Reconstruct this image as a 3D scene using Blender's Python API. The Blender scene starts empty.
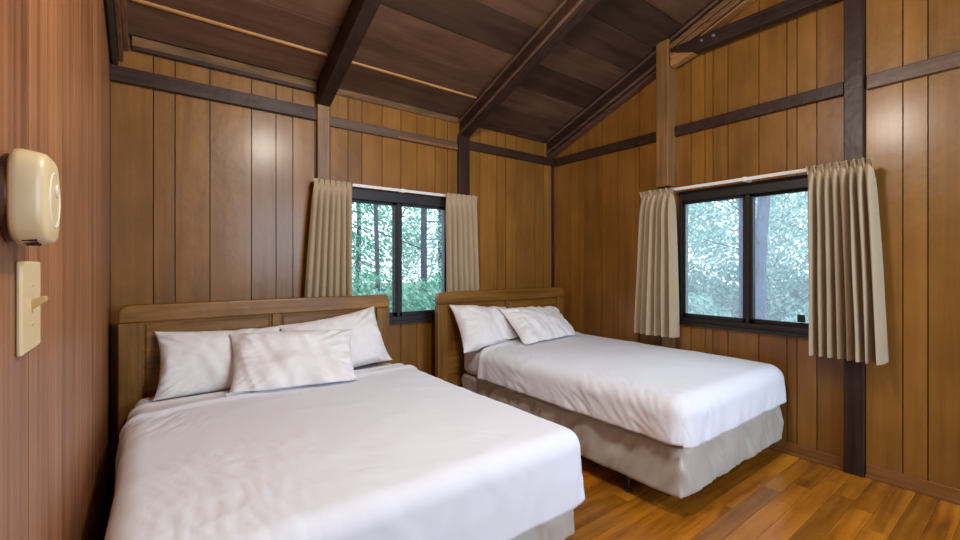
import bpy, bmesh, math, random
from mathutils import Vector, Matrix, noise
PI = math.pi
R = math.radians
rnd = random.Random(7)
SC = bpy.context.scene
COL = SC.collection

# ------------------------------------------------------------------ camera, sky, lights, exposure
cam = bpy.data.cameras.new('camera')
cam.sensor_width = 36.0
cam.lens = 436.0 / 960.0 * 36.0
cam.shift_y = -4.0 / 960.0
cam.clip_start = 0.02
co = bpy.data.objects.new('camera', cam)
co.location = (0, 0, 1.277)
co.rotation_euler = (R(90), 0, -math.atan2(0.6013, 0.799))
COL.objects.link(co)
SC.camera = co

SKY_STRENGTH = 2.2
w = bpy.data.worlds.new('sky')
SC.world = w
w.use_nodes = True
wb = w.node_tree.nodes['Background']
wb.inputs[0].default_value = (0.74, 0.87, 1.0, 1)
wb.inputs[1].default_value = SKY_STRENGTH

def light(kind, loc, power, colour, size, rot=(0, 0, 0), size_y=None):
    d = bpy.data.lights.new(kind.lower() + '_lamp', kind)
    d.energy = power
    d.color = colour
    if kind == 'AREA':
        d.size = size
        if size_y:
            d.shape = 'RECTANGLE'
            d.size_y = size_y
    else:
        d.shadow_soft_size = size
    o = bpy.data.objects.new(d.name, d)
    o.location = loc
    o.rotation_euler = rot
    COL.objects.link(o)
    return o

# the hanging ceiling lamp above the beds (out of the frame) and an area light added for unseen daylight at the front wall, no window built there
light('POINT', (1.08, 1.0, 2.66), 54, (1.0, 0.92, 0.82), 0.15)
light('AREA', (2.1, -1.93, 1.6), 72, (0.64, 0.81, 1.0), 1.8, (R(82), 0, 0), 1.7)

def portal(loc, rot, sx, sy):
    o = light('AREA', loc, 1, (1, 1, 1), sx, rot, sy)
    o.data.cycles.is_portal = True
portal((1.64, 3.52, 1.35), (R(-90), 0, 0), 1.02, 1.1)
portal((3.69, 1.365, 1.35), (R(90), 0, R(90)), 1.04, 1.1)

vs = SC.view_settings
vs.view_transform = 'Standard'
vs.look = 'None'
vs.gamma = 1
vs.exposure = 1.0
vs.use_curve_mapping = False

# ------------------------------------------------------------------ helpers
def tag(o, label=None, cat=None, group=None, kind=None):
    if label: o['label'] = label
    if cat: o['category'] = cat
    if group: o['group'] = group
    if kind: o['kind'] = kind
    return o

def obj(name, bm, mat, parent=None, bevel=0, smooth=False, sub=0, solid=0, seg=2):
    bmesh.ops.recalc_face_normals(bm, faces=bm.faces) if not solid else None
    me = bpy.data.meshes.new(name)
    bm.to_mesh(me)
    bm.free()
    for m in (mat if isinstance(mat, (list, tuple)) else [mat]):
        me.materials.append(m)
    if smooth:
        for p in me.polygons:
            p.use_smooth = True
    o = bpy.data.objects.new(name, me)
    COL.objects.link(o)
    if parent:
        o.parent = parent
    if solid:
        m = o.modifiers.new('thickness', 'SOLIDIFY')
        m.thickness = solid
        m.offset = 0
    if bevel:
        m = o.modifiers.new('edges', 'BEVEL')
        m.width = bevel
        m.segments = seg
        m.limit_method = 'ANGLE'
        m.angle_limit = R(40)
    if sub:
        m = o.modifiers.new('smooth', 'SUBSURF')
        m.levels = m.render_levels = sub
    return o

def empty(name, loc=(0, 0, 0)):
    o = bpy.data.objects.new(name, None)
    o.location = loc
    o.empty_display_size = 0.1
    COL.objects.link(o)
    return o

def hang(o, root):
    """parent o (built in world coordinates) to an Empty placed anywhere"""
    o.parent = root
    o.matrix_parent_inverse = Matrix.Translation(-root.location)
    return o

def box(bm, x0, x1, y0, y1, z0, z1, mi=0):
    vs_ = [bm.verts.new(p) for p in ((x0, y0, z0), (x1, y0, z0), (x1, y1, z0), (x0, y1, z0),
                                     (x0, y0, z1), (x1, y0, z1), (x1, y1, z1), (x0, y1, z1))]
    for f in ((0, 3, 2, 1), (4, 5, 6, 7), (0, 1, 5, 4), (1, 2, 6, 5), (2, 3, 7, 6), (3, 0, 4, 7)):
        bm.faces.new([vs_[i] for i in f]).material_index = mi
    return vs_

def prism(bm, pts, fn, a, b):
    """polygon pts (2D) swept from a to b, fn(u, v, t) gives the point"""
    A = [bm.verts.new(fn(u, v, a)) for u, v in pts]
    B = [bm.verts.new(fn(u, v, b)) for u, v in pts]
    bm.faces.new(A)
    bm.faces.new(B[::-1])
    n = len(pts)
    for i in range(n):
        bm.faces.new((A[i], B[i], B[(i + 1) % n], A[(i + 1) % n]))

def tube(bm, p, q, r0, r1=None, n=12):
    r1 = r0 if r1 is None else r1
    p, q = Vector(p), Vector(q)
    d = (q - p).normalized()
    u = d.orthogonal().normalized()
    v = d.cross(u)
    A = [bm.verts.new(p + r0 * (math.cos(2 * PI * i / n) * u + math.sin(2 * PI * i / n) * v)) for i in range(n)]
    B = [bm.verts.new(q + r1 * (math.cos(2 * PI * i / n) * u + math.sin(2 * PI * i / n) * v)) for i in range(n)]
    bm.faces.new(A[::-1])
    bm.faces.new(B)
    for i in range(n):
        bm.faces.new((A[i], A[(i + 1) % n], B[(i + 1) % n], B[i]))

def ridge(p, s):
    return 1.0 - abs(noise.noise(Vector(p) * s)) * 2.2

# ------------------------------------------------------------------ materials
class NT:
    def __init__(self, name):
        self.m = bpy.data.materials.new(name)
        self.m.use_nodes = True
        self.t = self.m.node_tree
        self.b = self.t.nodes['Principled BSDF']
    def n(self, typ, **kw):
        x = self.t.nodes.new(typ)
        for k, v in kw.items():
            setattr(x, k, v)
        return x
    def l(self, a, b):
        self.t.links.new(a, b)
    def ramp(self, src, stops):
        r = self.n('ShaderNodeValToRGB')
        e = r.color_ramp.elements
        while len(e) < len(stops):
            e.new(0.5)
        for i, (p, c) in enumerate(stops):
            e[i].position = p
            e[i].color = (*c, 1)
        self.l(src, r.inputs[0])
        return r.outputs[0]
    def mix(self, blend, fac, a, b):
        x = self.n('ShaderNodeMix', data_type='RGBA', blend_type=blend)
        for i, v in ((0, fac), (6, a), (7, b)):
            if hasattr(v, 'links'):
                self.l(v, x.inputs[i])
            elif i == 0:
                x.inputs[0].default_value = v
            else:
                x.inputs[i].default_value = (*v, 1)
        return x.outputs[2]

def wood(name, dark, mid, lite, along='z', rough=0.4, freq=26, stretch=0.05, vary=0.35, bump=0.12, coat=0.0, knots=0.0, spec=0.5):
    k = NT(name)
    tc = k.n('ShaderNodeTexCoord')
    geo = k.n('ShaderNodeNewGeometry')
    mp = k.n('ShaderNodeMapping')
    s = {'x': (stretch, 1, 1), 'y': (1, stretch, 1), 'z': (1, 1, stretch)}[along]
    mp.inputs['Scale'].default_value = [v * freq for v in s]
    off = k.n('ShaderNodeVectorMath', operation='SCALE')
    cmb = k.n('ShaderNodeCombineXYZ')
    for i in range(3):
        k.l(geo.outputs['Random Per Island'], cmb.inputs[i])
    k.l(cmb.outputs[0], off.inputs[0])
    off.inputs[3].default_value = 37.0
    add = k.n('ShaderNodeVectorMath', operation='ADD')
    k.l(tc.outputs['Object'], add.inputs[0])
    k.l(off.outputs[0], add.inputs[1])
    k.l(add.outputs[0], mp.inputs[0])
    nz = k.n('ShaderNodeTexNoise')
    nz.inputs['Scale'].default_value = 1.0
    nz.inputs['Detail'].default_value = 6
    nz.inputs['Roughness'].default_value = 0.62
    nz.inputs['Distortion'].default_value = 0.6
    k.l(mp.outputs[0], nz.inputs['Vector'])
    col = k.ramp(nz.outputs[0], [(0.28, dark), (0.5, mid), (0.74, lite)])
    # broad mottling of the stain
    n2 = k.n('ShaderNodeTexNoise')
    n2.inputs['Scale'].default_value = 3.2
    n2.inputs['Detail'].default_value = 3
    k.l(add.outputs[0], n2.inputs['Vector'])
    col = k.mix('MULTIPLY', 0.55, col, k.ramp(n2.outputs[0], [(0.3, (0.62, 0.60, 0.58)), (0.7, (1.12, 1.1, 1.08))]))
    if knots:
        mk = k.n('ShaderNodeMapping')
        ks = {'x': (1.0, 4.5, 4.5), 'y': (4.5, 1, 4.5), 'z': (4.5, 4.5, 1.0)}[along]
        mk.inputs['Scale'].default_value = ks
        k.l(add.outputs[0], mk.inputs[0])
        vo = k.n('ShaderNodeTexVoronoi')
        vo.inputs['Scale'].default_value = 1.0
        k.l(mk.outputs[0], vo.inputs['Vector'])
        col = k.mix('MULTIPLY', knots, col, k.ramp(vo.outputs['Distance'], [(0.04, (0.3, 0.25, 0.22)), (0.14, (1, 1, 1))]))
    isl = k.ramp(geo.outputs['Random Per Island'], [(0.0, (1 - vary,) * 3), (1.0, (1 + vary * 0.6,) * 3)])
    col = k.mix('MULTIPLY', 1.0, col, isl)
    k.l(col, k.b.inputs['Base Color'])
    rr = k.n('ShaderNodeMapRange')
    rr.inputs[3].default_value = rough - 0.07
    rr.inputs[4].default_value = rough + 0.12
    k.l(n2.outputs[0], rr.inputs[0])
    k.l(rr.outputs[0], k.b.inputs['Roughness'])
    k.b.inputs['Specular IOR Level'].default_value = spec
    bp = k.n('ShaderNodeBump')
    bp.inputs['Strength'].default_value = bump
    bp.inputs['Distance'].default_value = 0.004
    k.l(nz.outputs[0], bp.inputs['Height'])
    # slow waviness of the panel face breaks up the reflections
    b2 = k.n('ShaderNodeBump')
    b2.inputs['Strength'].default_value = 0.25
    b2.inputs['Distance'].default_value = 0.01
    n3 = k.n('ShaderNodeTexNoise')
    n3.inputs['Scale'].default_value = 14
    k.l(add.outputs[0], n3.inputs['Vector'])
    k.l(n3.outputs[0], b2.inputs['Height'])
    k.l(bp.outputs[0], b2.inputs['Normal'])
    k.l(b2.outputs[0], k.b.inputs['Normal'])
    if coat:
        k.b.inputs['Coat Weight'].default_value = coat
        k.b.inputs['Coat Roughness'].default_value = 0.21
    return k.m

def plain(name, c, rough=0.5, metal=0.0, noise_scale=0, amount=0.15, bump=0.0, bscale=300, sheen=0.0):
    k = NT(name)
    k.b.inputs['Base Color'].default_value = (*c, 1)
    k.b.inputs['Roughness'].default_value = rough
    k.b.inputs['Metallic'].default_value = metal
    tc = k.n('ShaderNodeTexCoord')
    if noise_scale:
        nz = k.n('ShaderNodeTexNoise')
        nz.inputs['Scale'].default_value = noise_scale
        nz.inputs['Detail'].default_value = 4
        k.l(tc.outputs['Object'], nz.inputs['Vector'])
        a = tuple(v * (1 - amount) for v in c)
        b = tuple(min(1, v * (1 + amount)) for v in c)
        k.l(k.ramp(nz.outputs[0], [(0.3, a), (0.7, b)]), k.b.inputs['Base Color'])
    if bump:
        n2 = k.n('ShaderNodeTexNoise')
        n2.inputs['Scale'].default_value = bscale
        k.l(tc.outputs['Object'], n2.inputs['Vector'])
        bp = k.n('ShaderNodeBump')
        bp.inputs['Strength'].default_value = bump
        bp.inputs['Distance'].default_value = 0.002
        k.l(n2.outputs[0], bp.inputs['Height'])
        k.l(bp.outputs[0], k.b.inputs['Normal'])
    if sheen:
        k.b.inputs['Sheen Weight'].default_value = sheen
    return k.m

M = {}
M['panel'] = wood('varnished_panelling', (0.195, 0.083, 0.014), (0.255, 0.109, 0.018), (0.308, 0.136, 0.025), 'z', 0.37, 16, 0.05, 0.16, 0.07, knots=0.18, coat=0.24, spec=0.3)
M['panel_red'] = wood('red_stained_panelling', (0.17, 0.055, 0.020), (0.36, 0.145, 0.056), (0.52, 0.245, 0.105), 'z', 0.40, 20, 0.02, 0.16, 0.08, knots=0.3)
M['groove'] = plain('dark_groove', (0.035, 0.016, 0.008), 0.8)
M['roof'] = wood('dark_roof_boards', (0.055, 0.025, 0.013), (0.100, 0.049, 0.027), (0.145, 0.075, 0.043), 'x', 0.6, 9, 0.10, 0.72, 0.12, knots=0.5, spec=0.3)
M['beam'] = wood('dark_brown_beam', (0.018, 0.008, 0.006), (0.032, 0.016, 0.012), (0.048, 0.025, 0.019), 'y', 0.42, 30, 0.05, 0.05, 0.1, spec=0.28)
M['trim'] = wood('dark_brown_trim', (0.024, 0.011, 0.008), (0.042, 0.020, 0.014), (0.062, 0.031, 0.022), 'x', 0.38, 30, 0.05, 0.05, 0.1, spec=0.28)
M['trim_z'] = wood('dark_brown_upright', (0.022, 0.010, 0.008), (0.036, 0.017, 0.013), (0.054, 0.027, 0.021), 'z', 0.36, 30, 0.05, 0.05, 0.1, spec=0.28)
M['oak_z'] = wood('golden_upright', (0.13, 0.060, 0.018), (0.23, 0.112, 0.036), (0.32, 0.165, 0.055), 'z', 0.45, 36, 0.04, 0.1, 0.12)
M['gold'] = wood('golden_edge', (0.26, 0.115, 0.030), (0.42, 0.20, 0.060), (0.55, 0.29, 0.10), 'x', 0.5, 36, 0.06, 0.1, 0.12)
M['gold_y'] = wood('golden_soffit', (0.20, 0.085, 0.022), (0.33, 0.15, 0.045), (0.44, 0.22, 0.075), 'y', 0.45, 36, 0.06, 0.1, 0.12)
M['rough'] = wood('worn_frieze_board', (0.035, 0.018, 0.008), (0.15, 0.075, 0.022), (0.26, 0.140, 0.045), 'x', 0.7, 14, 0.16, 0.2, 0.25)
M['base'] = wood('orange_baseboard', (0.16, 0.060, 0.014), (0.25, 0.100, 0.024), (0.33, 0.14, 0.038), 'y', 0.4, 30, 0.05, 0.1, 0.1)
M['trim_mid'] = wood('reddish_brown_rail', (0.06, 0.026, 0.014), (0.10, 0.046, 0.026), (0.14, 0.068, 0.040), 'y', 0.4, 30, 0.05, 0.1, 0.1)
M['floor'] = wood('polished_floor_strips', (0.17, 0.050, 0.003), (0.46, 0.155, 0.009), (0.66, 0.275, 0.020), 'x', 0.26, 14, 0.07, 0.38, 0.05, coat=0.35, knots=0.35)
M['head'] = wood('golden_brown_headboard', (0.10, 0.040, 0.004), (0.215, 0.092, 0.010), (0.32, 0.148, 0.020), 'x', 0.36, 22, 0.06, 0.08, 0.12)
M['head_z'] = wood('golden_brown_headboard_upright', (0.10, 0.040, 0.004), (0.215, 0.092, 0.010), (0.32, 0.148, 0.020), 'z', 0.36, 22, 0.06, 0.08, 0.12)
M['sheet'] = plain('white_cotton', (0.82, 0.84, 0.90), 0.85, bump=0.12, bscale=420, sheen=0.15)
M['pillow'] = plain('white_pillowcase', (0.82, 0.80, 0.79), 0.85, bump=0.12, bscale=420, sheen=0.15)
M['mattress'] = plain('white_fitted_sheet', (0.78, 0.77, 0.79), 0.85, bump=0.12, bscale=420)
M['boxcover'] = plain('grey_beige_box_cover', (0.50, 0.47, 0.41), 0.5, noise_scale=6, amount=0.08, bump=0.2, bscale=260, sheen=0.2)
M['curtain'] = plain('oatmeal_curtain', (0.40, 0.300, 0.185), 0.9, noise_scale=5, amount=0.04, bump=0.25, bscale=500, sheen=0.2)
M['rod'] = plain('white_rod', (0.78, 0.77, 0.75), 0.4)
M['frame'] = plain('dark_bronze_frame', (0.012, 0.010, 0.010), 0.5, noise_scale=8, amount=0.2)
M['metal'] = plain('dark_steel', (0.035, 0.032, 0.032), 0.45, 0.6, noise_scale=30, amount=0.2)
M['cream'] = plain('cream_plastic', (0.70, 0.55, 0.31), 0.38, noise_scale=3, amount=0.04)
M['cream2'] = plain('cream_face_plastic', (0.76, 0.68, 0.52), 0.35, noise_scale=3, amount=0.03)
M['tan'] = plain('tan_plastic_knob', (0.55, 0.36, 0.15), 0.4, noise_scale=20, amount=0.1)
M['slot'] = plain('dark_slot', (0.03, 0.02, 0.012), 0.8)
M['block'] = wood('mounting_block_wood', (0.06, 0.026, 0.012), (0.13, 0.06, 0.027), (0.18, 0.09, 0.04), 'y', 0.5, 30, 0.1, 0.1)
M['screw'] = plain('bright_screw', (0.45, 0.44, 0.46), 0.35, 0.8, noise_scale=30)
M['ground'] = plain('leafy_ground', (0.16, 0.17, 0.10), 0.95, noise_scale=2.0, amount=0.5)

def bark(name, c):
    k = NT(name)
    tc = k.n('ShaderNodeTexCoord')
    mp = k.n('ShaderNodeMapping')
    mp.inputs['Scale'].default_value = (14, 14, 2.2)
    k.l(tc.outputs['Object'], mp.inputs[0])
    nz = k.n('ShaderNodeTexNoise')
    nz.inputs['Scale'].default_value = 1.6
    nz.inputs['Detail'].default_value = 6
    k.l(mp.outputs[0], nz.inputs['Vector'])
    k.l(k.ramp(nz.outputs[0], [(0.35, tuple(v * 0.45 for v in c)), (0.65, tuple(v * 1.35 for v in c))]), k.b.inputs['Base Color'])
    k.b.inputs['Roughness'].default_value = 0.9
    return k.m
M['bark_dark'] = bark('dark_bark', (0.025, 0.023, 0.035))
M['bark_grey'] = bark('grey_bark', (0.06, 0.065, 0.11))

def leaves_mat(name, a, b, c):
    k = NT(name)
    g = k.n('ShaderNodeNewGeometry')
    col = k.ramp(g.outputs['Random Per Island'], [(0.0, a), (0.5, b), (1.0, c)])
    k.l(col, k.b.inputs['Base Color'])
    k.b.inputs['Roughness'].default_value = 0.6
    tr = k.n('ShaderNodeBsdfTranslucent')
    k.l(col, tr.inputs[0])
    mx = k.n('ShaderNodeMixShader')
    mx.inputs[0].default_value = 0.4
    k.l(k.b.outputs[0], mx.inputs[1])
    k.l(tr.outputs[0], mx.inputs[2])
    k.l(mx.outputs[0], k.t.nodes['Material Output'].inputs[0])
    return k.m
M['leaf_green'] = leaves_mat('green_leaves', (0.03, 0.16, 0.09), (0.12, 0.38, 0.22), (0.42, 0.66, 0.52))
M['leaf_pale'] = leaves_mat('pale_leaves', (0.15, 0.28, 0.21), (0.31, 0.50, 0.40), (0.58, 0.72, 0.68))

def glass_mat(name, tint, haze, rough):
    k = NT(name)
    tp = k.n('ShaderNodeBsdfTransparent')
    tp.inputs[0].default_value = (*tint, 1)
    df = k.n('ShaderNodeBsdfTranslucent')
    df.inputs[0].default_value = (0.80, 0.88, 1.0, 1)
    m1 = k.n('ShaderNodeMixShader')
    m1.inputs[0].default_value = haze  # share of bluish translucent haze, standing in for glare on the glass
    k.l(tp.outputs[0], m1.inputs[1])
    k.l(df.outputs[0], m1.inputs[2])
    gl = k.n('ShaderNodeBsdfGlossy')
    gl.inputs['Roughness'].default_value = rough
    fr = k.n('ShaderNodeFresnel')
    fr.inputs[0].default_value = 1.45
    m2 = k.n('ShaderNodeMixShader')
    k.l(fr.outputs[0], m2.inputs[0])
    k.l(m1.outputs[0], m2.inputs[1])
    k.l(gl.outputs[0], m2.inputs[2])
    k.l(m2.outputs[0], k.t.nodes['Material Output'].inputs[0])
    return k.m
M['glass'] = glass_mat('window_glass', (0.94, 0.97, 1.0), 0.04, 0.02)
M['glass_glare'] = glass_mat('glare_window_glass', (0.93, 0.96, 1.0), 0.13, 0.05)  # stronger haze imitates whitish glare over the side window panes

# ------------------------------------------------------------------ room shell
XL, XR, YB, YF = -0.194, 3.47, 3.30, -2.0
ZE, T = 2.62, 0.375                       # roof underside at the back wall, roof pitch
YR = (YB + YF) / 2
def roof_z(y):
    return ZE + T * (YB - y) if y >= YR else ZE + T * (y - YF)

# floor: strips running along x
bm = bmesh.new()
box(bm, XL - 0.1, XR + 0.1, YF - 0.1, YB + 0.1, -0.08, -0.012)
y = YF
while y < YB:
    wd = 0.092
    x = XL - rnd.uniform(0, 0.8)
    while x < XR:
        ln = rnd.uniform(1.0, 2.6)
        x1 = min(x + ln, XR)
        if x1 > XL:
            box(bm, max(x, XL) + 0.0006, x1 - 0.0006, y + 0.0007, min(y + wd, YB) - 0.0007, -0.014, 0)
        x += ln
    y += wd
tag(obj('floor', bm, M['floor']), kind='structure')

GB = [-0.194, 0.008, 0.115, 0.300, 0.541, 0.695, 0.807, 0.96, 1.071, 1.209, 1.321, 1.49, 1.659, 1.81, 1.988, 2.12, 2.30, 2.483, 2.691, 2.80, 2.939, 3.204, 3.33, 3.47]
GR = [3.30, 3.043, 2.873, 2.653, 2.473, 2.25, 2.05, 1.93, 1.784, 1.673, 1.612, 1.502, 1.292, 1.12, 1.062, 0.952, 0.80, 0.71, 0.544, 0.442, 0.25, 0.13, -0.06, -0.25, -0.45, -0.6, -0.78, -1.0, -1.15, -1.4, -1.6, -1.75, -2.0]
W1 = (1.14, 2.14, 0.82, 1.885)            # back wall window opening x0 x1 z0 z1
W2 = (0.86, 1.88, 0.82, 1.885)            # right wall window opening y0 y1 z0 z1
G = 0.0028
def planks(bm, grooves, hole, put, top):
    g = sorted(grooves)
    cuts = sorted(set(g + ([hole[0], hole[1]] if hole else [])))
    for a, b in zip(cuts[:-1], cuts[1:]):
        ga = G if a in g else 0
        gb = G if b in g else 0
        spans = [(0, None)]
        if hole and a >= hole[0] - 1e-6 and b <= hole[1] + 1e-6:
            spans = [(0, hole[2]), (hole[3], None)]
        for z0, z1 in spans:
            put(bm, a + ga, b - gb, z0, z1)

def put_back(bm, a, b, z0, z1):
    v = box(bm, a, b, YB, YB + 0.014, z0, z1 if z1 else ZE + 0.05)
    t0, t1 = rnd.uniform(0, 0.0012), rnd.uniform(0, 0.0012)       # no two boards lie quite flat
    for i in (0, 4): v[i].co.y += t0
    for i in (1, 5): v[i].co.y += t1
bm = bmesh.new()
planks(bm, GB, W1, put_back, None)
for x0, x1, z0, z1 in ((XL - 0.1, W1[0], -0.05, 2.7), (W1[1], XR + 0.1, -0.05, 2.7), (W1[0], W1[1], -0.05, W1[2]), (W1[0], W1[1], W1[3], 2.7)):
    box(bm, x0, x1, YB + 0.012, YB + 0.11, z0, z1, 1)
tag(obj('wall_back', bm, [M['panel'], M['groove']]), kind='structure')

def put_side(X, d):
    def put(bm, a, b, z0, z1):
        lo, hi = min(X, X + d), max(X, X + d)
        if z1:
            box(bm, lo, hi, a, b, z0, z1)
        else:
            pts = [(a, z0), (b, z0), (b, roof_z(b) + 0.02), (a, roof_z(a) + 0.02)]
            if a < YR < b:
                pts.insert(3, (YR, roof_z(YR) + 0.02))
            prism(bm, pts, lambda u, v, t: (t, u, v), lo, hi)
    return put
bm = bmesh.new()
planks(bm, GR, W2, put_side(XR, 0.014), None)
n_f = len(bm.faces)
sides = put_side(XR + 0.012, 0.1)
sides(bm, YF - 0.1, W2[0], -0.05, None)
sides(bm, W2[1], YB + 0.1, -0.05, None)
box(bm, XR + 0.012, XR + 0.112, W2[0], W2[1], -0.05, W2[2])
sides(bm, W2[0], W2[1], W2[3], None)
bm.faces.ensure_lookup_table()
for f in list(bm.faces)[n_f:]:
    f.material_index = 1
tag(obj('wall_right', bm, [M['panel'], M['groove']]), kind='structure')

GL = [YB, 3.05, 2.82, 2.6, 2.42, 2.2, 1.98, 1.83, 1.62, 1.42, 1.22, 1.0, 0.85, 0.6, 0.4, 0.2, 0, -0.3, -0.6, -0.9, -1.2, -1.5, -1.8, YF]
bm = bmesh.new()
planks(bm, [v for v in GL], None, put_side(XL, -0.014), None)
n_f = len(bm.faces)
put_side(XL - 0.012, -0.1)(bm, YF - 0.1, YB + 0.1, -0.05, None)
bm.faces.ensure_lookup_table()
for f in list(bm.faces)[n_f:]:
    f.material_index = 1
G0 = G
tag(obj('wall_left', bm, [M['panel_red'], M['groove']]), kind='structure')

bm = bmesh.new()
x = XL
while x < XR:
    box(bm, x + 0.002, min(x + 0.2, XR) - 0.002, YF - 0.014, YF, 0, ZE + 0.05)
    x += 0.2
box(bm, XL - 0.1, XR + 0.1, YF - 0.1, YF - 0.012, -0.05, ZE + 0.05, 1)
tag(obj('wall_front', bm, [M['panel'], M['groove']]), kind='structure')

# roof boards: one mesh, boards run along x
bm = bmesh.new()
def slope_box(bm, x0, x1, ya, yb, lo, hi, mi=0):
    pts = [(ya, roof_z(ya) + lo), (yb, roof_z(yb) + lo), (yb, roof_z(yb) + hi), (ya, roof_z(ya) + hi)]
    n0 = len(bm.faces)
    prism(bm, pts, lambda u, v, t: (t, u, v), x0, x1)
    bm.faces.ensure_lookup_table()
    for f in list(bm.faces)[n0:]:
        f.material_index = mi
rows = [3.36, 3.265, 3.02, 2.79, 2.54, 2.29, 2.04, 1.80, 1.55, 1.30, 1.05, 0.86, YR]
for a, b in zip(rows[1:], rows[:-1]):
    cuts = [XL - 0.1] + [q + rnd.uniform(-0.02, 0.02) for q in ((1.02, 2.29) if rnd.random() < 0.7 else (1.02, 1.6 + rnd.uniform(-0.2, 0.2), 2.29))] + [XR + 0.1]
    for x0, x1 in zip(cuts[:-1], cuts[1:]):
        slope_box(bm, x0 + 0.0015, x1 - 0.0015, a + 0.0035, b - 0.0035, rnd.uniform(0.0, 0.006) - (0.006 if a == 3.02 else 0), 0.03)
y = YR
while y > YF - 0.1:
    slope_box(bm, XL - 0.1, XR + 0.1, y - 0.24, y - 0.002, 0, 0.03)
    y -= 0.242
slope_box(bm, XL - 0.12, XR + 0.12, YR, YB + 0.15, 0.028, 0.1, 1)
slope_box(bm, XL - 0.12, XR + 0.12, YF - 0.15, YR, 0.028, 0.1, 1)
tag(obj('ceiling', bm, [M['roof'], M['groove']]), kind='structure')

M['rafter_bead_x'] = wood('weathered_rail', (0.05, 0.024, 0.014), (0.095, 0.048, 0.028), (0.14, 0.075, 0.042), 'x', 0.5, 24, 0.06, 0.1, 0.12)
# ------------------------------------------------------------------ trim: rails, frieze, corner, baseboards
def trim(n, mat, boxes, bevel=0.004, name=None):
    bm = bmesh.new()
    for b in boxes:
        box(bm, *b)
    return tag(obj(name or 'trim_%d' % n, bm, mat, bevel=bevel), kind='structure')
trim(1, M['trim'], [(XL, 0.965, YB - 0.035, YB, 2.345, 2.435)])
trim(2, M['rafter_bead_x'], [(1.062, 2.215, YB - 0.022, YB, 2.325, 2.40)])
trim(3, M['trim'], [(2.345, XR, YB - 0.03, YB, 2.355, 2.435)])
trim(4, M['trim'], [(XR - 0.035, XR, 2.014, YB - 0.03, 2.345, 2.425)])
trim(5, M['trim'], [(XR - 0.035, XR, 0.806, 1.9045, 2.345, 2.425)])
trim(6, M['trim_mid'], [(XR - 0.03, XR, YF, 0.70, 2.342, 2.425)])
trim(7, M['trim_z'], [(XR - 0.022, XR, YB - 0.022, YB, 0.0, 2.36)], 0.002)                 # corner bead
trim(8, M['base'], [(1.62, 2.215, YB - 0.026, YB - 0.021, 2.33, 2.352)], 0.001)            # newer strip under the rail
trim(9, M['rough'], [(XL + 0.1, 0.965, YB - 0.03, YB, 2.572, 2.63)])
trim(14, M['trim'], [(XL + 0.1, 0.965, YB - 0.036, YB, 2.548, 2.5715)])
trim(10, M['rough'], [(1.06, 2.22, YB - 0.012, YB, 2.575, 2.63)])
trim(11, M['trim'], [(2.34, 3.36, YB - 0.03, YB, 2.585, 2.625)])
bm = bmesh.new()                                                                             # bright riser where the second board steps
slope_box(bm, -0.09, 0.96, 3.010, 3.022, -0.012, 0.002)
tag(obj('trim_12', bm, M['gold'], bevel=0.001), kind='structure')
bm = bmesh.new()
slope_box(bm, 1.06, 2.23, 3.010, 3.022, -0.010, 0.002)
tag(obj('trim_13', bm, M['gold'], bevel=0.001), kind='structure')
trim(0, M['base'], [(XR - 0.016, XR, YF, 0.705, 0, 0.078), (XR - 0.03, XR - 0.016, YF, 0.705, 0, 0.02)], 0.003, 'baseboard_right')
trim(0, M['base'], [(XR - 0.016, XR, 0.81, YB, 0, 0.078), (XR - 0.03, XR - 0.016, 0.81, YB, 0, 0.02)], 0.003, 'baseboard_right')
trim(0, M['base'], [(XL, XR - 0.03, YB - 0.016, YB, 0, 0.078)], 0.003, 'baseboard_back')
trim(0, M['trim'], [(XL, XL + 0.016, YF, YB - 0.02, 0, 0.078)], 0.003, 'baseboard_left')

# posts (things)
def post(x0, x1, y0, y1, z0, z1, mat, label):
    bm = bmesh.new()
    for b in (x0 if isinstance(x0, tuple) else ((x0, x1, y0, y1, z0, z1),)):
        box(bm, *b)
    return tag(obj('wall_post', bm, mat, bevel=0.005), label, 'post', 'posts along the walls')
post(0.968, 1.058, YB - 0.04, YB, 0, 2.47, M['oak_z'], 'golden brown wall post behind the wider curtain on the back wall')
post(2.222, 2.338, YB - 0.04, YB, 0, 2.47, M['trim_z'], 'dark brown wall post rising behind the narrow back curtain to a rafter')
post(((XR - 0.045, XR, 1.905, 2.012, 0, 1.93), (XR - 0.13, XR, 1.905, 2.012, 1.93, 3.12)), None, None, None, None, None, M['oak_z'], 'golden brown post above the pale curtain over the far bed, reaching the roof')
post(XR - 0.045, XR, 0.71, 0.805, 0, roof_z(0.76) + 0.01, M['trim_z'], 'dark brown full-height post behind the large oatmeal curtain')

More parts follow.
